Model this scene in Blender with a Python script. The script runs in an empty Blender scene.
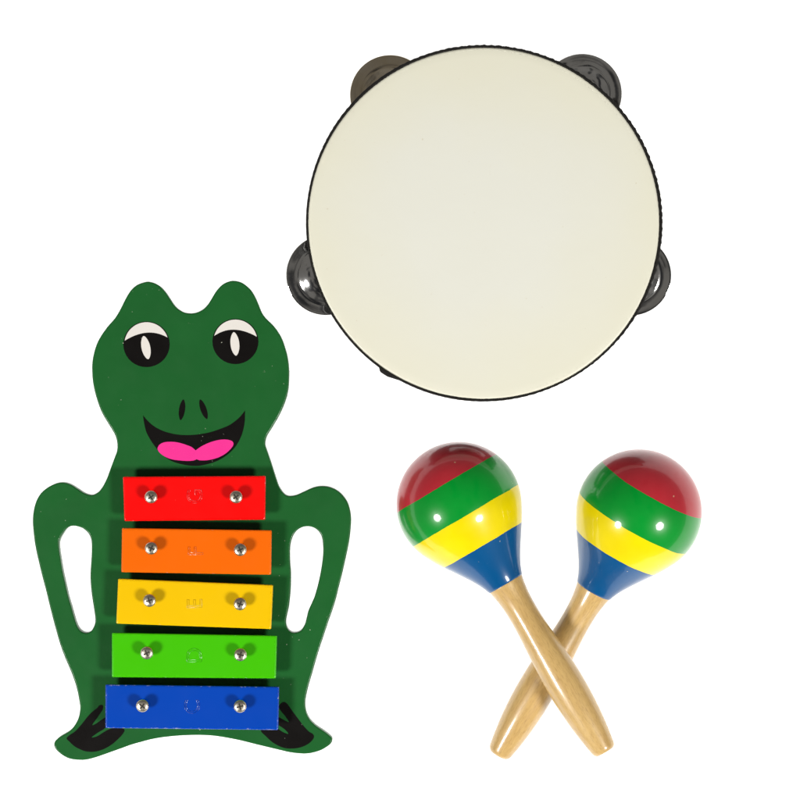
import bpy, bmesh, math, random
from mathutils import Vector, Matrix
random.seed(4)
scene = bpy.context.scene
C = scene.collection
R = math.radians

# ------------------------------------------------------------------ camera
H = 1.70                    # camera height over the table, metres
S = 0.00057                 # metres of table covered by one photo pixel
cam_d = bpy.data.cameras.new('camera')
cam = bpy.data.objects.new('camera', cam_d); C.objects.link(cam)
cam.location = (0, 0, H)
cam.rotation_euler = (0, 0, 0)
cam_d.sensor_width = 36
cam_d.lens = 36 * H / (800 * S)
cam_d.clip_start = 0.05; cam_d.clip_end = 50
scene.camera = cam

# ------------------------------------------------------------------ world, lamps, exposure
w = bpy.data.worlds.new('World'); scene.world = w; w.use_nodes = True
bg = w.node_tree.nodes['Background']
# a dim room with paler and darker corners, for the metal to mirror
wn = w.node_tree; wt = wn.nodes.new('ShaderNodeTexCoord'); wz = wn.nodes.new('ShaderNodeTexNoise'); wr = wn.nodes.new('ShaderNodeValToRGB')
wz.noise_dimensions = '4D'; wz.inputs['W'].default_value = 0.6; wz.inputs['Scale'].default_value = 3.4; wz.inputs['Detail'].default_value = 2
wn.links.new(wt.outputs['Generated'], wz.inputs['Vector']); wn.links.new(wz.outputs['Fac'], wr.inputs['Fac']); 
wx = wn.nodes.new('ShaderNodeSeparateXYZ'); wm = wn.nodes.new('ShaderNodeMapRange'); wa = wn.nodes.new('ShaderNodeMix')   # pale walls lower down
wn.links.new(wt.outputs['Generated'], wx.inputs[0]); wn.links.new(wx.outputs['Z'], wm.inputs['Value'])
wm.inputs['From Min'].default_value = 0.05; wm.inputs['From Max'].default_value = 0.65; wm.inputs['To Min'].default_value = 0.75; wm.inputs['To Max'].default_value = 0.0
wa.data_type = 'RGBA'; wa.blend_type = 'MIX'; wn.links.new(wm.outputs['Result'], wa.inputs[0]); wn.links.new(wr.outputs['Color'], wa.inputs[6]); wa.inputs[7].default_value = (1.9, 1.85, 1.75, 1)
wn.links.new(wa.outputs[2], bg.inputs['Color'])
for e, (p, c) in zip([wr.color_ramp.elements[0], wr.color_ramp.elements[1], wr.color_ramp.elements.new(0.52)],
                     [(0.43, (0.12, 0.125, 0.14, 1)), (0.57, (5.0, 5.0, 4.9, 1)), (0.495, (1.35, 1.28, 1.17, 1))]): e.position = p; e.color = c
bg.inputs['Strength'].default_value = 0.10

def area_lamp(name, loc, target, size, power, col, shape='DISK'):
    d = bpy.data.lights.new(name, 'AREA'); d.shape = shape; d.size = size
    if shape == 'RECTANGLE': d.size_y = size
    d.energy = power; d.color = col
    o = bpy.data.objects.new(name, d); C.objects.link(o); o.location = loc
    o.rotation_euler = (Vector(target) - Vector(loc)).to_track_quat('-Z', 'Y').to_euler()
    return o
# two studio heads, low left and low right of the table
area_lamp('studio_lamp', (-1.50, -0.92, 1.66), (-0.06, -0.02, 0), 0.50, 51.5, (1.0, 0.985, 0.955))
area_lamp('studio_lamp', ( 1.34, -0.92, 1.66), ( 0.00, -0.02, 0), 0.50, 48.0, (1.0, 0.985, 0.955))
# added unseen lamp below the surface, whitens it and washes out its shadows
area_lamp('added_underlight', (0, 0, -0.30), (0, 0, 1), 4.0, 107, (1.0, 0.99, 0.97), 'RECTANGLE')

vs = scene.view_settings
vs.view_transform = 'Standard'; vs.look = 'None'; vs.exposure = 0; vs.gamma = 1
scene.cycles.max_bounces = 6; scene.cycles.use_denoising = True

# ------------------------------------------------------------------ helpers
def P(px, py, z=0.0):
    """a point of the plan (photo pixels) that lies at height z"""
    k = S * (1 - z / H)
    return Vector(((px - 400) * k, (400 - py) * k, z))

def obj(name, me, m=None, parent=None, label=None):
    o = bpy.data.objects.new(name, me); C.objects.link(o)
    if m is not None:
        me.materials.clear()
        for q in (m if isinstance(m, (list, tuple)) else [m]): me.materials.append(q)
    if parent: o.parent = parent
    if label: o['label'] = label
    return o

def thing(name, label, cat, loc, group=None):
    o = bpy.data.objects.new(name, None); C.objects.link(o)
    o.empty_display_size = 0.02; o.location = loc
    o['label'] = label; o['category'] = cat
    if group: o['group'] = group
    return o

def bm_mesh(bm, name, smooth=False):
    bmesh.ops.recalc_face_normals(bm, faces=bm.faces)
    me = bpy.data.meshes.new(name); bm.to_mesh(me); bm.free()
    if smooth:
        for p in me.polygons: p.use_smooth = True
    return me

def smooth_loop(pts, n=5):
    """closed Catmull-Rom through pts"""
    out = []; N = len(pts)
    for i in range(N):
        p0, p1, p2, p3 = [Vector(pts[(i + k) % N]) for k in (-1, 0, 1, 2)]
        for s in range(n):
            t = s / n
            out.append(0.5 * ((2 * p1) + (p2 - p0) * t + (2*p0 - 5*p1 + 4*p2 - p3) * t*t + (3*p1 - p0 - 3*p2 + p3) * t**3))
    return out

def curve_to_mesh(cu, name):
    o = bpy.data.objects.new('tmp', cu); C.objects.link(o)
    dg = bpy.context.evaluated_depsgraph_get()
    me = bpy.data.meshes.new_from_object(o.evaluated_get(dg))
    bpy.data.objects.remove(o); bpy.data.curves.remove(cu)
    me.name = name
    return me

def plate(name, loops, zbot, ztop, bevel=0.0, base=Vector((0, 0, 0)), bres=2):
    """flat plate from plan outlines (first outer, then holes), coordinates relative to base"""
    cu = bpy.data.curves.new(name, 'CURVE'); cu.dimensions = '2D'; cu.fill_mode = 'BOTH'
    for L in loops:
        sp = cu.splines.new('POLY'); sp.points.add(len(L) - 1); sp.use_cyclic_u = True
        for q, p in zip(sp.points, L):
            v = P(p[0], p[1], ztop) - base
            q.co = (v.x, v.y, 0, 1)
    cu.extrude = (ztop - zbot) / 2 - bevel
    cu.bevel_depth = bevel; cu.bevel_resolution = bres; cu.offset = -bevel
    me = curve_to_mesh(cu, name)
    zc = (ztop + zbot) / 2 - base.z
    for v in me.vertices: v.co.z += zc
    return me

def lathe(prof, seg=64, name='lathe', smooth=True, cap0=True, cap1=True):
    """prof: list of (r, z); spun round z"""
    bm = bmesh.new(); rings = []
    for r, z in prof:
        if r < 1e-7: rings.append([bm.verts.new((0, 0, z))])
        else: rings.append([bm.verts.new((r * math.cos(2*math.pi*i/seg), r * math.sin(2*math.pi*i/seg), z)) for i in range(seg)])
    for a, b in zip(rings, rings[1:]):
        if len(a) == 1 and len(b) == 1: continue
        for i in range(seg):
            j = (i + 1) % seg
            if len(a) == 1: bm.faces.new((a[0], b[i], b[j]))
            elif len(b) == 1: bm.faces.new((a[i], a[j], b[0]))
            else: bm.faces.new((a[i], a[j], b[j], b[i]))
    return bm_mesh(bm, name, smooth)

def interp(prof, n):
    """smooth 1-D resample of (t, r) by monotone-ish Catmull-Rom"""
    out = []
    for i in range(len(prof) - 1):
        p0 = prof[max(i-1, 0)]; p1 = prof[i]; p2 = prof[i+1]; p3 = prof[min(i+2, len(prof)-1)]
        for s in range(n):
            u = s / n
            m1 = (p2[1]-p0[1]) / (p2[0]-p0[0]) * (p2[0]-p1[0]); m2 = (p3[1]-p1[1]) / (p3[0]-p1[0]) * (p2[0]-p1[0])
            h = (2*u**3-3*u*u+1)*p1[1] + (u**3-2*u*u+u)*m1 + (-2*u**3+3*u*u)*p2[1] + (u**3-u*u)*m2
            out.append((p1[0] + (p2[0]-p1[0])*u, h))
    out.append(prof[-1])
    return out

# ------------------------------------------------------------------ materials
def mat(name, col, rough=0.4, metal=0.0, coat=0.0, spec=0.5, coat_rough=0.05):
    m = bpy.data.materials.new(name); m.use_nodes = True
    b = m.node_tree.nodes['Principled BSDF']
    b.inputs['Base Color'].default_value = (*col, 1); b.inputs['Roughness'].default_value = rough
    b.inputs['Metallic'].default_value = metal; b.inputs['Coat Weight'].default_value = coat
    b.inputs['Coat Roughness'].default_value = coat_rough; b.inputs['Specular IOR Level'].default_value = spec
    return m, m.node_tree, b

def node(nt, kind, **kw):
    n = nt.nodes.new(kind)
    for k, v in kw.items(): setattr(n, k, v)
    return n

def noise(nt, vec, scale, detail=3, rough=0.5):
    n = node(nt, 'ShaderNodeTexNoise'); n.inputs['Scale'].default_value = scale
    n.inputs['Detail'].default_value = detail; n.inputs['Roughness'].default_value = rough
    nt.links.new(vec, n.inputs['Vector']); return n.outputs['Fac']

def ramp(nt, fac, stops, interp='LINEAR'):
    r = node(nt, 'ShaderNodeValToRGB'); r.color_ramp.interpolation = interp
    while len(r.color_ramp.elements) < len(stops): r.color_ramp.elements.new(1.0)
    for e, (p, c) in zip(r.color_ramp.elements, stops):
        e.position = p; e.color = (*c, 1) if len(c) == 3 else c
    nt.links.new(fac, r.inputs['Fac']); return r.outputs['Color']

def mixc(nt, fac, a, b):
    n = node(nt, 'ShaderNodeMix', data_type='RGBA')
    for s, v in ((n.inputs[0], fac), (n.inputs[6], a), (n.inputs[7], b)):
        if isinstance(v, bpy.types.NodeSocket): nt.links.new(v, s)
        elif isinstance(v, (int, float)): s.default_value = v
        else: s.default_value = (*v, 1)
    return n.outputs[2]

def bump(nt, b, h, strength, dist=0.0005, coat=False):
    n = node(nt, 'ShaderNodeBump'); n.inputs['Strength'].default_value = strength; n.inputs['Distance'].default_value = dist
    nt.links.new(h, n.inputs['Height']); nt.links.new(n.outputs['Normal'], b.inputs['Normal'])
    if coat: nt.links.new(n.outputs['Normal'], b.inputs['Coat Normal'])

def coords(nt): return node(nt, 'ShaderNodeTexCoord').outputs['Object']

def paint(name, col, dark=0.85, rough=0.35, coat=0.3, speck=(0.6, 0.6, 0.5), amount=0.735, wob=0.12, bscale=260, spec=0.28):
    """brushed-on enamel: faint mottling, a few dust specks, slight unevenness"""
    m, nt, b = mat(name, col, rough, coat=coat, spec=spec)
    co = coords(nt)
    c1 = mixc(nt, noise(nt, co, 38, 4), tuple(x * dark for x in col), tuple(min(1, x * (2 - dark)) for x in col))
    sp = ramp(nt, noise(nt, co, 620, 1), [(amount, (0, 0, 0)), (amount + 0.04, (1, 1, 1))])
    region = ramp(nt, noise(nt, co, 22, 1), [(0.5, (0, 0, 0)), (0.62, (1, 1, 1))])
    mul = node(nt, 'ShaderNodeMix', data_type='RGBA', blend_type='MULTIPLY'); mul.inputs[0].default_value = 1
    nt.links.new(sp, mul.inputs[6]); nt.links.new(region, mul.inputs[7])
    nt.links.new(mixc(nt, mul.outputs[2], c1, speck), b.inputs['Base Color'])
    r = node(nt, 'ShaderNodeMapRange'); r.inputs['To Min'].default_value = rough - 0.08; r.inputs['To Max'].default_value = rough + 0.1
    nt.links.new(noise(nt, co, 90, 4), r.inputs['Value']); nt.links.new(r.outputs['Result'], b.inputs['Roughness'])
    bump(nt, b, noise(nt, co, bscale, 3), wob, 0.0004)
    return m

# white surface: reflects and lets the added lamp below through
m = bpy.data.materials.new('underlit_white'); m.use_nodes = True; nt = m.node_tree
out = nt.nodes['Material Output']; nt.nodes.remove(nt.nodes['Principled BSDF'])
df = node(nt, 'ShaderNodeBsdfDiffuse'); tr = node(nt, 'ShaderNodeBsdfTranslucent'); mx = node(nt, 'ShaderNodeMixShader')
df.inputs['Color'].default_value = (0.9, 0.9, 0.9, 1); tr.inputs['Color'].default_value = (0.92, 0.92, 0.92, 1)
mx.inputs[0].default_value = 0.5
nt.links.new(df.outputs[0], mx.inputs[1]); nt.links.new(tr.outputs[0], mx.inputs[2]); nt.links.new(mx.outputs[0], out.inputs['Surface'])
M_table = m

M_frog = paint('green_enamel', (0.0080, 0.092, 0.0175), 0.86, 0.36, 0.06, amount=0.785, spec=0.22)
M_black = paint('black_enamel', (0.0032, 0.0024, 0.0022), 0.9, 0.42, 0.0, amount=0.77, spec=0.12)
M_white = paint('white_enamel', (0.66, 0.63, 0.59), 0.97, 0.4, 0.1, speck=(0.3, 0.28, 0.22), amount=0.78)
M_pink = paint('pink_enamel', (0.74, 0.026, 0.25), 0.96, 0.4, 0.1, amount=0.78)
BAR = {
    'red': (0.76, 0.0012, 0.0012), 'orange': (0.74, 0.118, 0.0), 'yellow': (0.72, 0.44, 0.0),
    'green': (0.045, 0.44, 0.0), 'blue': (0.0, 0.047, 0.37)}
def bar_paint(name, col):
    """glossy lacquer, worn pale in small chips along the edges (the mesh carries an 'edge' attribute)"""
    m = paint(name + '_lacquer', col, 0.97, 0.22, 0.35, speck=(0.5, 0.45, 0.4), amount=0.83, wob=0.05, bscale=180)
    nt = m.node_tree; b = nt.nodes['Principled BSDF']; co = coords(nt)
    at = node(nt, 'ShaderNodeAttribute', attribute_name='edge')
    nz = noise(nt, co, 420, 5, 0.65)
    ad = node(nt, 'ShaderNodeMath', operation='MULTIPLY'); nt.links.new(at.outputs['Fac'], ad.inputs[0]); nt.links.new(nz, ad.inputs[1])
    lim = 0.635 if name == 'blue' else 0.735
    chip = ramp(nt, ad.outputs[0], [(lim, (0, 0, 0)), (lim + 0.12, (0.8, 0.8, 0.8))])
    old = b.inputs['Base Color'].links[0].from_socket
    pale = tuple(0.55 * c + 0.25 for c in col)
    nt.links.new(mixc(nt, chip, old, pale), b.inputs['Base Color'])
    return m
M_bar = {k: bar_paint(k, v) for k, v in BAR.items()}
def letter_paint(name, col):
    """the stamped ridges: same lacquer, with pale flecks painted in for the glints on their edges"""
    m, nt, b = mat(name + '_stamped_lacquer', col, 0.16, coat=0.6)
    co = coords(nt); k = 0.42 if name in ('red', 'blue') else 0.55
    f = ramp(nt, noise(nt, co, 330, 3), [(k, (0, 0, 0)), (k + 0.15, (0.18, 0.18, 0.18) if name in ('red', 'blue') else (0.10, 0.10, 0.10))])
    nt.links.new(mixc(nt, f, tuple(0.85*c for c in col), tuple(0.5*c + 0.38 for c in col)), b.inputs['Base Color'])
    return m
M_letter = {k: letter_paint(k, v) for k, v in BAR.items()}
M_steel, nt, b = mat('nickel_screw', (0.62, 0.565, 0.465), 0.33, 1.0)
co = coords(nt); bump(nt, b, noise(nt, co, 900, 3), 0.35, 0.0003)
M_dark = mat('shank_and_painted_shade', (0.03, 0.025, 0.018), 0.5, 0.3)[0]  # dark shank metal, also painted recess shade and rim reflection
M_felt = mat('black_felt', (0.012, 0.012, 0.012), 0.95)[0]

M_chrome, nt, b = mat('nickel_plate', (0.74, 0.74, 0.74), 0.11, 1.0)
co = coords(nt)
nt.links.new(ramp(nt, noise(nt, co, 60, 4), [(0.35, (0.76, 0.755, 0.74)), (0.65, (0.88, 0.88, 0.88))]), b.inputs['Base Color'])
bump(nt, b, noise(nt, co, 120, 2), 0.06, 0.001)

M_warm_nickel, nt, b = mat('warm_nickel_plate', (0.80, 0.68, 0.50), 0.17, 1.0)  # browner and slightly rougher than the other plating
co = coords(nt)
nt.links.new(ramp(nt, noise(nt, co, 60, 4), [(0.35, (0.74, 0.62, 0.43)), (0.65, (0.86, 0.76, 0.60))]), b.inputs['Base Color'])
M_blackwood, nt, b = mat('black_stained_wood', (0.012, 0.011, 0.010), 0.5)
co = coords(nt); bump(nt, b, noise(nt, co, 400, 4), 0.3, 0.0004)
M_tape, nt, b = mat('black_tape', (0.008, 0.0072, 0.006), 0.75, spec=0.2)
co = coords(nt); bump(nt, b, noise(nt, co, 900, 3), 0.6, 0.0006)

M_skin, nt, b = mat('drum_skin', (0.55, 0.53, 0.45), 0.42, spec=0.35)
co = coords(nt)
ln = node(nt, 'ShaderNodeVectorMath', operation='LENGTH'); nt.links.new(co, ln.inputs[0])
base_c = mixc(nt, noise(nt, co, 14, 4, 0.6), (0.635, 0.632, 0.558), (0.655, 0.655, 0.592))
sub = node(nt, 'ShaderNodeMath', operation='MULTIPLY_ADD')
nt.links.new(noise(nt, co, 18, 3), sub.inputs[0]); sub.inputs[1].default_value = 0.055
nt.links.new(ln.outputs['Value'], sub.inputs[2])
rim = ramp(nt, sub.outputs[0], [(0.085, (0, 0, 0)), (0.135, (1, 1, 1))])
c2 = mixc(nt, rim, base_c, (0.645, 0.632, 0.520))
fl = ramp(nt, noise(nt, co, 420, 2), [(0.74, (0, 0, 0)), (0.8, (0.35, 0.35, 0.35))])
nt.links.new(mixc(nt, fl, c2, (0.45, 0.36, 0.22)), b.inputs['Base Color'])
bump(nt, b, noise(nt, co, 30, 5, 0.6), 0.25, 0.0008)

# ------------------------------------------------------------------ setting: the white surface, lit through by the added lamp
bm = bmesh.new(); bmesh.ops.create_grid(bm, x_segments=1, y_segments=1, size=2.0)
tb = obj('tabletop', bm_mesh(bm, 'tabletop'), M_table); tb['kind'] = 'structure'

# ------------------------------------------------------------------ frog xylophone
ZB = 0.009                                    # board thickness
base = P(190, 560, 0)
frog = thing('toy_xylophone', 'dark green frog-shaped toy xylophone with five coloured bars lying on the white surface', 'xylophone', base)

outline = [(146.7,281.6),(138.5,284),(132.5,288.3),(127.8,294.5),(124,301.6),(119.5,310.5),(114.5,318.5),(107.5,326.5),(101,335.6),(96.6,344),(93.8,353),(92.2,362),(92,371.5),
 (92.8,382),(95,393),(98,403),(102,413),(107.5,422.5),(112.8,431),(115.9,437.5),(117.2,444.5),(116.8,451),(114.3,458),(110,469.5),(107.3,477),(104,484),(101,489),(97.4,492.6),
 (92,495),(87,494.2),(82.5,492.2),(74.2,486.6),(68.5,483.6),(62.8,482.4),(57,483),(51.2,485.4),(45.3,489),(40,494.2),(36,501.4),(33.6,510),(32.7,518),(32.8,526),(34.4,541),(37,555),(42.4,577.5),(46,591),
 (50.8,611),(56,630.5),(60.2,645),(65,658),(69.8,669),(74,680),(77,690),(79,700),(80,707.5),(79.2,714.5),(77.5,720),(74.5,725.4),(71,729.6),(66.8,732.8),(62,735.5),(58,738.2),(54.8,741.5),(54,745.3),(55.7,749.3),
 (59.6,753.2),(64,756.3),(69.5,758.8),(77,760),(85,760),(94,758),(103,755),(121,748.6),(131,745),(141.5,742),(152.5,739.2),(164,737.3),(180,735.8),(198,735.2),(216,736.2),(238.5,740.2),(258.8,745.2),(279,750),(290,752.5),(301.5,753.8),(308.5,753.6),
 (315,752.3),(321,750.3),(326.5,747.2),(330.6,744),(332.3,740.6),(331.5,737.5),(328.3,734.6),(324,731.3),(319.2,728.2),(314.4,724.6),(310.2,720.2),(307,714.6),(305.4,708.4),(305.2,702),(306.2,695.5),(308.6,685.5),(311.6,675.5),(315.4,662),(319.5,648.5),
 (324,635),(328.5,621.5),(334.5,604),(338.6,588),(342.4,573),(347.4,550.5),(349.8,537),(351,523.5),(350.9,516),(349.8,509.4),(347.8,503),(344.4,497.4),(340,492.6),(335,489.2),(329.5,487),(324,486.1),(318.3,486.3),(312.8,487.6),(307.7,489.8),(302.6,492.2),(296.5,494.9),
 (290.5,496),(286.6,495.4),(283.3,493),(280.5,489.2),(278,484),(275,475),(272,465.5),(269.3,457.4),(266.4,449),(265.2,445.4),(265.2,441.8),(266.2,437.4),(268.2,433.4),(270.8,429.5),(274,424.2),(278.6,416.2),(283.2,406.5),(286.4,397.5),(288.4,388),(289,378),(288.9,368),
 (287.4,356.5),(284.4,345.5),(281.2,337.3),(276.8,330),(272,324.2),(266.8,319.2),(263.4,315.2),(260.8,310.6),(258.2,304),(255.2,297.2),(251.9,291.4),(247.5,286.6),(241.5,282.4),(234,280.7),(228,281.6),(222.8,284.2),(218.6,288),(214.9,292.8),(211.6,298.4),(208,304),
 (204.5,308),(200,311),(195,312.8),(189,313.2),(183,311.8),(177.5,308.4),(174,304.8),(170.8,300),(167.4,294.8),(164,290.2),(160,286.2),(155,283.2),(150.9,282)]
hole_l = [(72.9,525.8),(80.6,527.4),(85,530),(88.3,533.4),(90.6,538),(91.6,544),(91.4,556),(90.3,573),(90.6,584),(91.7,595),(93.4,606),(95,617),(94.9,623.5),(92.8,628.8),(90,631.8),(86.2,632.9),(82,631.9),(78.6,628.8),(76.2,624),(74,617),
 (71.2,607),(68.2,596.8),(64.8,582),(62.4,571),(60.5,559.5),(59.1,550),(58.8,542.6),(60.2,538),(62.8,533.6),(66.8,528.2)]
hole_r = [(308.3,526.4),(313,527.4),(317.2,530),(320.4,534),(322.2,539),(323,546.5),(322.9,555),(321.6,566),(319.5,577.5),(317,588),(313.9,598),(310.8,605),(308.2,611),(306.6,617.5),(305,623.8),(302.5,628.6),(299,631.8),(293.6,632.8),(290,631.5),(287.7,629),(286.2,625.5),(286,620.5),
 (287.4,613),(288.9,605.8),(290.5,590),(290.8,573),(290,562),(289.8,552),(290.3,545),(291.8,539),(294.4,533.6),(298,529.6),(303,527)]
def rel(loops, n=3): return [smooth_loop(L, n) for L in loops]
body = obj('body', plate('body', rel([outline, hole_l, hole_r]), 0, ZB, 0.0008, base), M_frog, frog)

def mark(name, loop, lift, m, parent, smooth=True, label=None):
    L = smooth_loop(loop, 4) if smooth else loop
    return obj(name, plate(name, [L], ZB + lift - 0.00008, ZB + lift, 0, base), m, parent, label)
def ellipse(cx, cy, a, b, rot=0, n=36):
    c, s = math.cos(rot), math.sin(rot)
    return [(cx + a*math.cos(t)*c - b*math.sin(t)*s, cy + a*math.cos(t)*s + b*math.sin(t)*c) for t in [2*math.pi*i/n for i in range(n)]]
def arc3(p, q, r_, n=14):                      # quadratic through p, q, r_
    ctl = (2*q[0] - 0.5*(p[0]+r_[0]), 2*q[1] - 0.5*(p[1]+r_[1]))
    return [((1-t)**2*p[0] + 2*t*(1-t)*ctl[0] + t*t*r_[0], (1-t)**2*p[1] + 2*t*(1-t)*ctl[1] + t*t*r_[1]) for t in [i/n for i in range(n+1)]]

for (cx, cy, r, L, Mi, Rr, slit, srot) in (
        (146.5, 344.3, 23.2, (124.2,340.6), (147,332.6), (167.8,337.4), (145.9,347.6), -0.20),
        (235.4, 341.5, 23.0, (213.3,335.6), (234,329.6), (257.0,336.6), (234.9,343.9), -0.10)):
    eye = mark('eye', ellipse(cx, cy, r, r*0.985), 0.0001, M_black, frog, False)
    ro = r - 1.1
    a0 = math.atan2(L[1]-cy, L[0]-cx); a1 = math.atan2(Rr[1]-cy, Rr[0]-cx)
    if a0 < 0: a0 += 2*math.pi
    a1 += 2*math.pi
    top = [(cx + ro*math.cos(a0 + (a1-a0)*i/24), cy + ro*math.sin(a0 + (a1-a0)*i/24)) for i in range(25)]
    low = arc3(top[-1], Mi, top[0])[1:-1]
    mark('eyelid', top + low, 0.0002, M_white, eye, False)
    sl = ellipse(0, 0, 4.4, 11.8, 0)
    sl = [(x * (1 - (abs(y)/11.8)**3*0.25), y) for x, y in sl]
    c, s = math.cos(srot), math.sin(srot)
    mark('pupil', [(slit[0] + x*c - y*s, slit[1] + x*s + y*c) for x, y in sl], 0.0002, M_white, eye, False)
for cx, cy, rot in ((182.0, 409.8, 0.14), (203.5, 409.3, -0.34)):
    E = ellipse(0, 0, 3.0, 10.4, 0); c, s = math.cos(rot), math.sin(rot)
    E = [(x * (1 - (abs(y)/10.4)**3*0.3), y) for x, y in E]
    mark('nostril', [(cx + x*c - y*s, cy + x*s + y*c) for x, y in E], 0.0001, M_black, frog, False)
up = [(143.0,415.4),(147.5,420.6),(152.8,425.4),(159,429.2),(166,432),(174,434),(182,435),(192,435),(202.5,433.8),(212,431.7),(220.5,428.8),(228,425.8),(234,422),(239.8,417),(245,410.6)]
lo = [(244.9,419),(244,426.5),(241.5,435.5),(237.4,443.8),(232.8,449.8),(227,455),(221,459),(213.8,462.3),(206,464.5),(198,465.8),(188,465.4),(177.5,463.2),(170.4,460.4),(164,456.2),(158,450.3),(152.8,443.4),(148.8,437),(146,431),(144.1,423)]
def soft(pts, n=4):                             # open Catmull-Rom
    q = [pts[0]] + pts + [pts[-1]]; o = []
    for i in range(1, len(q)-2):
        for s in range(n):
            t = s/n; p0,p1,p2,p3 = q[i-1],q[i],q[i+1],q[i+2]
            o.append(tuple(0.5*((2*p1[k])+(p2[k]-p0[k])*t+(2*p0[k]-5*p1[k]+4*p2[k]-p3[k])*t*t+(3*p1[k]-p0[k]-3*p2[k]+p3[k])*t**3) for k in (0,1)))
    return o + [pts[-1]]
mouth = mark('mouth', soft(up) + soft(lo), 0.0001, M_black, frog, False)
tl = [(195.6,450.4),(191.5,447),(186.5,445),(181,443.2),(175,442),(169,441.8),(164,442.4),(159.8,444.4),(157.6,448),(158.6,451.4),(161.6,454.4),(166,457.2),(171.5,459.2),(177.5,460.2),(186,460.9),(193,460.6),(196.6,459.3)]
trr = [(199.5,460.3),(205,460.4),(211.5,459.5),(218.5,457.4),(225,453.9),(229.6,450),(232.8,446),(233.4,443.2),(231.8,441),(227,439.6),(220.5,439.7),(213.5,441.2),(207,443.6),(201,446.6),(195.6,450.4)]
mark('tongue', soft(tl) + soft(trr), 0.0002, M_pink, mouth, False)
foot_l = [(97,708),(99.2,705.4),(102,704.9),(103.2,706.6),(102.4,710),(99.5,714.5),(96,719.5),(92.2,725.2),(97,723),(102.5,719),(108,716.5),(112,718),(109,724),(104,729),(98,732.6),(91.6,737.4),(97,736.4),(103,732.6),(108,729.8),(115,727.5),(122,728),
          (124.6,730.5),(122,735),(117.5,739.6),(112,744.4),(105.5,748.3),(98.8,750.9),(92,751.9),(85,751.2),(79.4,749),(74.3,746.2),(69.8,742),(66.6,738.4),(70,734.8),(75,731.4),(81,725),(87,717.4),(92,712)]
foot_r = [(280.4,704),(283,702),(286,702.6),(288.6,705.4),(292.4,711),(298,718.6),(304,726.4),(309,731.6),(312.4,733.6),(314,736.2),(312.8,739.6),(309,743.4),(303.5,746.4),(297,748.2),(290.5,748.6),(284.4,748),(278,745.6),(271.6,741.6),(266,736.4),(261,731.2),(263,727.5),(270,726.5),
          (277.4,728.6),(282.8,732),(288.4,734),(285,729.6),(278.8,725.4),(272,721.5),(270,717),(274,715.5),(280.5,718),(288.8,722.2),(285.4,716.4),(281.2,711.4),(279,707.5)]
mark('foot_marking', foot_l, 0.0001, M_black, frog)
mark('foot_marking', foot_r, 0.0001, M_black, frog)

# bars -----------------------------------------------------------------
BZ0, BZ1 = ZB + 0.0070, ZB + 0.0100
def bar_mesh(quad, name):
    """rounded metal bar; the 'edge' attribute marks its rim"""
    n = 3; ring = []
    cor = [P(p[0], p[1], BZ1) - base for p in quad]
    rad = 0.0007
    loop = []
    for i in range(4):
        c = cor[i]; a = (cor[i-1] - c).normalized(); b_ = (cor[(i+1) % 4] - c).normalized()
        p0 = c + a*rad; p1 = c + b_*rad; o = c + a*rad + b_*rad
        for s in range(n+1):
            t = s/n; v = p0.lerp(p1, t) - o; loop.append(o + v.normalized()*rad)
    ctr = sum(cor, Vector())/4
    bm = bmesh.new(); L = bm.verts.layers.float.new('edge')
    def inset(d):
        out = []
        for p in loop:
            ex = (cor[1]-cor[0]).normalized(); ey = (cor[0]-cor[3]).normalized(); v = p - ctr
            hx = (cor[1]-cor[0]).length/2; hy = (cor[0]-cor[3]).length/2
            c_ = ex.dot(ey); vx = v.dot(ex); vy = v.dot(ey)   # oblique axes
            x = (vx - c_*vy)/(1 - c_*c_); y = (vy - c_*vx)/(1 - c_*c_)
            out.append(ctr + ex*(x*(hx-d)/hx) + ey*(y*(hy-d)/hy))
        return out
    z0, z1 = BZ0, BZ1
    levels = [(0.0003, z0, 0.4), (0.0, z0+0.0003, 0.8), (0.0, z1-0.0008, 1.0), (0.0001, z1-0.00045, 1.2), (0.00035, z1-0.00013, 1.2), (0.0008, z1, 1.05), (0.0016, z1, 0.75), (0.0034, z1, 0.0)]
    rings = []
    for d, z, e in levels:
        rv = []
        for p in inset(d):
            v = bm.verts.new((p.x, p.y, z)); v[L] = e; rv.append(v)
        rings.append(rv)
    N = len(loop)
    for a, b_ in zip(rings, rings[1:]):
        for i in range(N):
            f = bm.faces.new((a[i], a[(i+1) % N], b_[(i+1) % N], b_[i])); f.smooth = True
    bm.faces.new(rings[0]); f = bm.faces.new(rings[-1]); f.smooth = True
    return bm_mesh(bm, name)

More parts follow.
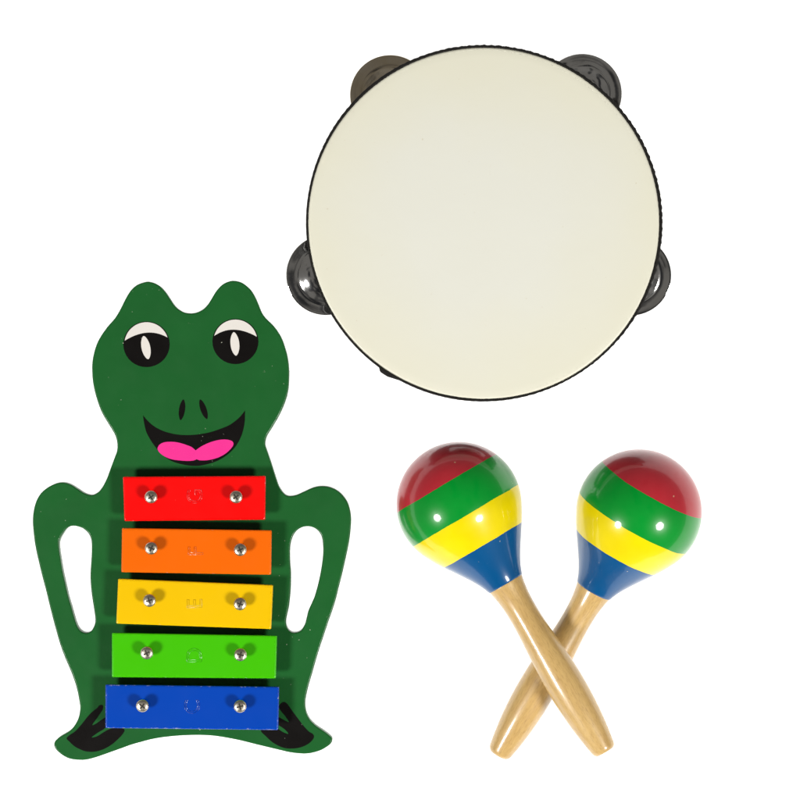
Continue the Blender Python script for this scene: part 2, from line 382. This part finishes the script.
def screw_mesh():
    r = 0.00355
    bm = bmesh.new()
    prof = [(0.0026, -0.0056), (0.0026, 0.0), (r*0.96, 0.0), (r*1.03, 0.00025), (r*1.03, 0.0005), (r*0.98, 0.0010), (r*0.86, 0.00145), (r*0.66, 0.00172), (r*0.38, 0.00188), (0, 0.0019)]
    seg = 32; rings = []
    for q, z in prof:
        rings.append([bm.verts.new((0, 0, z))] if q == 0 else [bm.verts.new((q*math.cos(2*math.pi*i/seg), q*math.sin(2*math.pi*i/seg), z)) for i in range(seg)])
    for k, (a, b_) in enumerate(zip(rings, rings[1:])):
        for i in range(seg):
            j = (i+1) % seg
            f = bm.faces.new((a[i], a[j], b_[0])) if len(b_) == 1 else bm.faces.new((a[i], a[j], b_[j], b_[i]))
            f.smooth = k > 2; f.material_index = 1 if k < 4 else 0  # lower rim of the head: dark reflection put into the colour
    for ang in (0, math.pi/2):                  # raised dark cross: shade of a recess put into the colour
        mt = Matrix.Rotation(ang, 4, 'Z') @ Matrix.Translation((0, 0, 0.00172)) @ Matrix.Diagonal((0.0037, 0.00085, 0.00044 + 0.00002*ang, 1))
        g = bmesh.ops.create_cube(bm, size=1, matrix=mt)
        for v in g['verts']:
            for f in v.link_faces: f.material_index = 1
    return bm_mesh(bm, 'screw')
SCREW = screw_mesh(); SCREW.materials.append(M_steel); SCREW.materials.append(M_dark)
POST = lathe([(0, 0), (0.0035, 0), (0.0035, 0.0069), (0, 0.0069)], 20, 'spacer', False); POST.materials.append(M_felt)

def letter_mesh(ch, x, y, m):
    cu = bpy.data.curves.new('letter', 'FONT'); cu.body = ch; cu.size = 0.0122; cu.align_x = 'CENTER'; cu.align_y = 'CENTER'
    cu.fill_mode = 'NONE'; cu.bevel_depth = 0.00021; cu.bevel_resolution = 1; cu.resolution_u = 6; cu.offset = -0.00005
    me = curve_to_mesh(cu, 'letter')
    rot = Matrix.Rotation(R(90), 4, 'Z'); p = P(x, y, BZ1) - base
    xs = [v.co.x for v in me.vertices]; ys = [v.co.y for v in me.vertices]
    cc = Vector(((min(xs)+max(xs))/2, (min(ys)+max(ys))/2, 0))
    for v in me.vertices:
        q = rot @ (v.co - cc); v.co = (q.x + p.x, q.y + p.y, q.z*1.3 + BZ1 - 0.00003)
    for q in me.polygons: q.use_smooth = True
    return me

BARS = [
    ('red', [(122.8,476.7),(265.6,475.8),(265.2,519.8),(124.2,521.2)], (151,497), (236,497), 'G', (194.6,496.5)),
    ('orange', [(121.8,528),(271.7,530.2),(271.1,574.8),(121.2,572.3)], (151.2,548.3), (240.2,549.8), 'F', (195.6,550.8)),
    ('yellow', [(118,578.6),(273.1,585),(271.2,629.2),(116.1,623.7)], (149.4,600.6), (240,604), 'E', (194.5,603.6)),
    ('green', [(111.8,632.8),(277,635.7),(275.8,678.6),(111.8,677.3)], (146.7,653), (240.4,654.8), 'D', (194.2,655.2)),
    ('blue', [(105.3,684.5),(279.1,686.8),(278.2,730.2),(105.3,728.2)], (142.3,705.9), (240,706.4), 'C', (192.0,706.8))]
for col, quad, s1, s2, ch, lp in BARS:
    br = obj('bar', bar_mesh(quad, 'bar'), M_bar[col], frog, '%s metal bar stamped %s' % (col, ch))
    for k, s in enumerate((s1, s2)):
        hz = BZ1 + 0.0050
        p = P(s[0], s[1], hz + 0.001) - base
        sc = obj('screw', SCREW, None, br); sc.location = (p.x, p.y, hz); sc.rotation_euler = (R(random.uniform(-3, 3)), R(random.uniform(-3, 3)), random.uniform(0, 1.5))
        st = obj('spacer', POST, None, br); st.location = (p.x, p.y, ZB)
    obj('stamped_letter', letter_mesh(ch, lp[0], lp[1], M_bar[col]), M_letter[col], br)

# ------------------------------------------------------------------ tambourine
DC = (483.8, 223.2); DZ = 0.045
tbase = P(DC[0], DC[1], DZ); tbase.z = 0
tam = thing('tambourine', 'round tambourine with cream drum skin, black rim and silver jingles on the white surface', 'tambourine', tbase)
kS = 1.009 * S * (1 - DZ/H)                             # metres per photo pixel at the skin
RO, RI = 175.5*kS, 158*kS
SLOTS = [R(a) for a in (-18, 54, 126, 198, 270)]; HALF = R(17)
ZS0, ZS1 = 0.0115, 0.0345
def frame_mesh():
    bm = bmesh.new(); n = 360
    def solid(a):
        for s in SLOTS:
            d = (a - s + math.pi) % (2*math.pi) - math.pi
            if abs(d) < HALF: return False
        return True
    zs = [0.0, ZS0, ZS1, DZ - 0.0012]
    cache = {}
    def V(i, r, z):
        k = (i % n, r, z)
        if k not in cache: cache[k] = bm.verts.new(((RO if r else RI)*math.cos(2*math.pi*i/n), (RO if r else RI)*math.sin(2*math.pi*i/n), zs[z]))
        return cache[k]
    cell = lambda i, z: z in (0, 2) or (z == 1 and solid(2*math.pi*((i % n)+0.5)/n))
    for i in range(n):
        for z in range(3):
            if not cell(i, z): continue
            bm.faces.new((V(i,1,z), V(i+1,1,z), V(i+1,1,z+1), V(i,1,z+1)))
            bm.faces.new((V(i,0,z), V(i,0,z+1), V(i+1,0,z+1), V(i+1,0,z)))
            if z == 2 or not cell(i, z+1): bm.faces.new((V(i,1,z+1), V(i+1,1,z+1), V(i+1,0,z+1), V(i,0,z+1)))
            if z == 0 or not cell(i, z-1): bm.faces.new((V(i,1,z), V(i,0,z), V(i+1,0,z), V(i+1,1,z)))
            if not cell(i-1, z): bm.faces.new((V(i,1,z), V(i,1,z+1), V(i,0,z+1), V(i,0,z)))
            if not cell(i+1, z): bm.faces.new((V(i+1,1,z), V(i+1,0,z), V(i+1,0,z+1), V(i+1,1,z+1)))
    return bm_mesh(bm, 'frame')
obj('frame', frame_mesh(), M_blackwood, tam)
# skin: very slightly slack sheet that turns down over the rim
SR = 174.6*kS
prof = [(0, DZ - 0.0003)]
for i in range(1, 25): prof.append((SR*0.985*i/24, DZ - 0.0003 + 0.0003*(i/24)**2))
prof += [(SR*0.992, DZ - 0.00012), (SR*0.997, DZ - 0.0005), (SR, DZ - 0.0011)]
obj('drum_skin', lathe(prof, 160, 'drum_skin'), M_skin, tam)
# black edging strip, cut ragged, glued round the rim, its end overlapping low on the left
def trim_mesh():
    bm = bmesh.new(); n = 900; rings = []
    rnd = random.Random(9)
    rag = [rnd.uniform(-1, 1) for _ in range(n)]
    for i in range(n):
        a = 2*math.pi*i/n
        tooth = 0.55*math.sin(i*2*math.pi/6.0 + 1.3*math.sin(a*7)) + 0.5*rag[i]
        amt = 0.55 + 0.45*math.cos(a - R(35))                       # more frayed at the upper right
        ro = 176.5 + (0.5*tooth + 0.6)*amt + 0.3*math.sin(3*a+1)
        d = (math.degrees(a) - 237.6 + 180) % 360 - 180
        if -3.6 < d < 4.0: ro += 2.9*min(1, (d+3.6)/1.0)*max(0, 1-max(0, d)/4.0)
        rin = 174.3 + 0.25*math.sin(5*a) + 0.2*rag[(i*7) % n] - 0.3*math.cos(a - R(70))
        ro *= kS; rin *= kS
        c, s = math.cos(a), math.sin(a)
        sec = [(rin, DZ - 0.0022), (rin, DZ - 0.0001), (rin + 0.0004, DZ + 0.00035), (ro - 0.0004, DZ + 0.0001), (ro, DZ - 0.0004), (ro, DZ - 0.0080), (RO + 0.00012, DZ - 0.0082)]
        rings.append([bm.verts.new((r*c, r*s, z)) for r, z in sec])
    for i in range(n):
        A, B = rings[i], rings[(i+1) % n]
        for k in range(len(A)-1): bm.faces.new((A[k], B[k], B[k+1], A[k+1]))
    return bm_mesh(bm, 'rim_tape', True)
obj('rim_tape', trim_mesh(), M_tape, tam)
# jingles: pairs of cupped discs, domes outward, on a pin through each slot
jr = 40.2*S*(1-0.022/H)
def jingle_mesh(seed):
    q = jr/40.2
    up_ = [(4, 8.2), (9, 8.6), (15, 8.0), (20, 6.3), (24, 4.0), (26.5, 2.2), (28.5, 1.2), (31, 0.9), (35, 1.25), (38, 1.5), (39.6, 1.5), (39.85, 1.48), (40.1, 1.25), (40.2, 0.7)]
    prof = [(r*q, z*q) for r, z in up_] + [(r*q, (z-1.5)*q) for r, z in reversed(up_[:-4])]
    prof.append(prof[0])
    me = lathe(prof, 72, 'jingle')
    rnd = random.Random(seed); ph = rnd.uniform(0, 6)
    for v in me.vertices:                        # hand-pressed: a little out of true
        a = math.atan2(v.co.y, v.co.x); r = math.hypot(v.co.x, v.co.y)/jr
        v.co.z += 0.00022*r*r*math.sin(2*a + ph) + 0.00010*r*math.sin(5*a + 2*ph)
    return me
JM = [jingle_mesh(k) for k in range(4)]
for me in JM: me.materials.append(M_warm_nickel if me is JM[3] else M_chrome)
JP = [((631.0, 275.6), (9, -5)), ((581.8, 94.2), (-9, -4)), ((390.2, 95.2), (1, 1)), ((326.0, 275.0), (-8, -4)), ((484, 352), (0, 0))]
PIN = lathe([(0, 0), (0.0011, 0), (0.0011, DZ - 0.008), (0, DZ - 0.008)], 14, 'pin', False); PIN.materials.append(M_steel)
for k, ((jx, jy), (tx, ty)) in enumerate(JP):
    zt = 0.0240
    p = P(jx, jy, zt) - tbase
    o = obj('jingle', JM[3 if k == 2 else k % 3], None, tam, 'dull brownish jingle' if k == 2 else None); o.location = (p.x, p.y, zt); o.rotation_euler = (R(tx), R(ty), k*1.3)
    o = obj('jingle', JM[(k+1) % 3], None, tam); o.location = (p.x*0.99, p.y*0.99, zt - 0.0030); o.rotation_euler = (R(180 + tx*0.6), R(ty*0.6), k*0.7)
    pr = Vector((p.x, p.y, 0)); pr = pr.normalized()*(RI + RO)/2
    o = obj('pin', PIN, None, tam); o.location = (pr.x, pr.y, 0.004)

# ------------------------------------------------------------------ maracas
def band_material(name, stops, seed):
    m, nt, b = mat(name, (0.5, 0.5, 0.5), 0.30, coat=0.5, coat_rough=0.075, spec=0.2)
    co = coords(nt)
    sx = node(nt, 'ShaderNodeSeparateXYZ'); nt.links.new(co, sx.inputs[0])
    wob = node(nt, 'ShaderNodeMath', operation='MULTIPLY_ADD')
    nt.links.new(noise(nt, co, 70, 3), wob.inputs[0]); wob.inputs[1].default_value = 0.0009; nt.links.new(sx.outputs['Z'], wob.inputs[2])
    mr = node(nt, 'ShaderNodeMapRange'); mr.inputs['From Min'].default_value = -160*S; mr.inputs['From Max'].default_value = 10*S
    nt.links.new(wob.outputs[0], mr.inputs['Value'])
    cr = ramp(nt, mr.outputs['Result'], [((t + 160)/170, c) for t, c in stops], 'CONSTANT')
    var = ramp(nt, noise(nt, co, 45, 4), [(0.3, (0.92, 0.92, 0.92)), (0.7, (1.06, 1.06, 1.06))])
    mu = node(nt, 'ShaderNodeMix', data_type='RGBA', blend_type='MULTIPLY'); mu.inputs[0].default_value = 1
    nt.links.new(cr, mu.inputs[6]); nt.links.new(var, mu.inputs[7])
    pits = ramp(nt, noise(nt, co, 520, 1), [(0.80, (0, 0, 0)), (0.82, (0.5, 0.5, 0.5))])
    nt.links.new(mixc(nt, pits, mu.outputs[2], (0.55, 0.5, 0.3)), b.inputs['Base Color'])
    bump(nt, b, noise(nt, co, 55, 4), 0.10, 0.001, True)
    return m
RED, GRN, YEL, BLU = (0.39, 0.020, 0.030), (0.0, 0.235, 0.022), (0.70, 0.56, 0.0), (0.0, 0.068, 0.205)
def wood_material(name, seed):
    m, nt, b = mat(name, (0.45, 0.28, 0.1), 0.38, coat=0.6, coat_rough=0.12)
    co = coords(nt)
    mp = node(nt, 'ShaderNodeMapping'); mp.inputs['Scale'].default_value = (1, 1, 0.06); mp.inputs['Location'].default_value = (seed, seed*2, 0)
    nt.links.new(co, mp.inputs['Vector'])
    mp2 = node(nt, 'ShaderNodeMapping'); mp2.inputs['Scale'].default_value = (1, 1, 0.16); nt.links.new(co, mp2.inputs['Vector'])
    broad = mixc(nt, ramp(nt, noise(nt, mp.outputs[0], 190, 4, 0.6), [(0.35, (0, 0, 0)), (0.68, (1, 1, 1))]), (0.555, 0.370, 0.138), (0.47, 0.295, 0.100))
    fleck = ramp(nt, noise(nt, mp2.outputs[0], 1500, 3, 0.7), [(0.47, (0, 0, 0)), (0.72, (0.42, 0.42, 0.42))])
    nt.links.new(mixc(nt, fleck, broad, (0.22, 0.115, 0.030)), b.inputs['Base Color'])
    bump(nt, b, noise(nt, mp2.outputs[0], 700, 3), 0.15, 0.0004)
    return m
HEAD = [(-60, 53.5), (-52, 49.2), (-43, 43.6), (-34, 37.6), (-25, 31.6), (-16, 26.0), (-8, 21.8), (0, 18.6)]
HAND = [(0.0, 18.1), (9, 16.4), (20, 15.0), (35, 14.5), (52, 15.0), (72, 16.4), (95, 17.9), (118, 18.6), (138, 18.2), (158, 16.8), (176, 14.6), (188, 12.7), (191.5, 11.9), (193.8, 10.4), (194.8, 8.0), (195, 0)]
def maraca(label, bulb, end, zend, bands, length, seed):
    zb = 61.3*S
    A = P(bulb[0], bulb[1], zb); B = P(end[0], end[1], zend*S)
    d = (B - A).normalized(); k = (B - A).length/(length*S)     # local +z runs from head to handle
    root = thing('maraca', label, 'maraca', (A.x, A.y, 0), 'pair of crossed striped maracas')
    q = d.to_track_quat('Z', 'Y')
    off = -90.0
    prof = []
    for i in range(0, 37):
        a = math.pi*i/36*0.655
        prof.append((61.3*math.sin(a), -90 - 61.3*math.cos(a)))
    zz = prof[-1][1]
    prof += [(r, t) for t, r in interp([(prof[-2][1], prof[-2][0]), (zz, prof[-1][0])] + [h for h in HEAD if h[0] > zz + 4], 5) if t > zz + 0.2]
    hm = lathe([(r*S, t*S) for r, t in prof] + [(0, 0)], 96, 'head')
    ho = obj('head', hm, band_material('striped_lacquer', [(-160, RED), (bands[0], GRN), (bands[1], YEL), (bands[2], BLU)], seed), root)
    hp = interp(HAND, 6)
    hh = lathe([(0, -6*S), (17.2*S, -6*S)] + [(max(r, 0)*S, t*S*k) for t, r in hp], 64, 'handle')
    hd = obj('handle', hh, wood_material('varnished_wood', seed), root)
    for o in (ho, hd):
        o.rotation_mode = 'QUATERNION'; o.rotation_quaternion = q
        o.location = Vector((0, 0, zb)) - d*(off*S)
    return root
maraca('maraca with red, green, yellow and blue bands, its wooden handle crossing over the other handle', (459.0, 504.4), (604.2, 750.0), 74, (-113.5, -76.5, -43.5), 285, 1.0)
maraca('maraca with red, green, yellow and blue bands, its wooden handle lying under the other handle', (639.0, 511.8), (499.2, 753.2), 17.5, (-116, -78, -44.5), 285, 7.3)
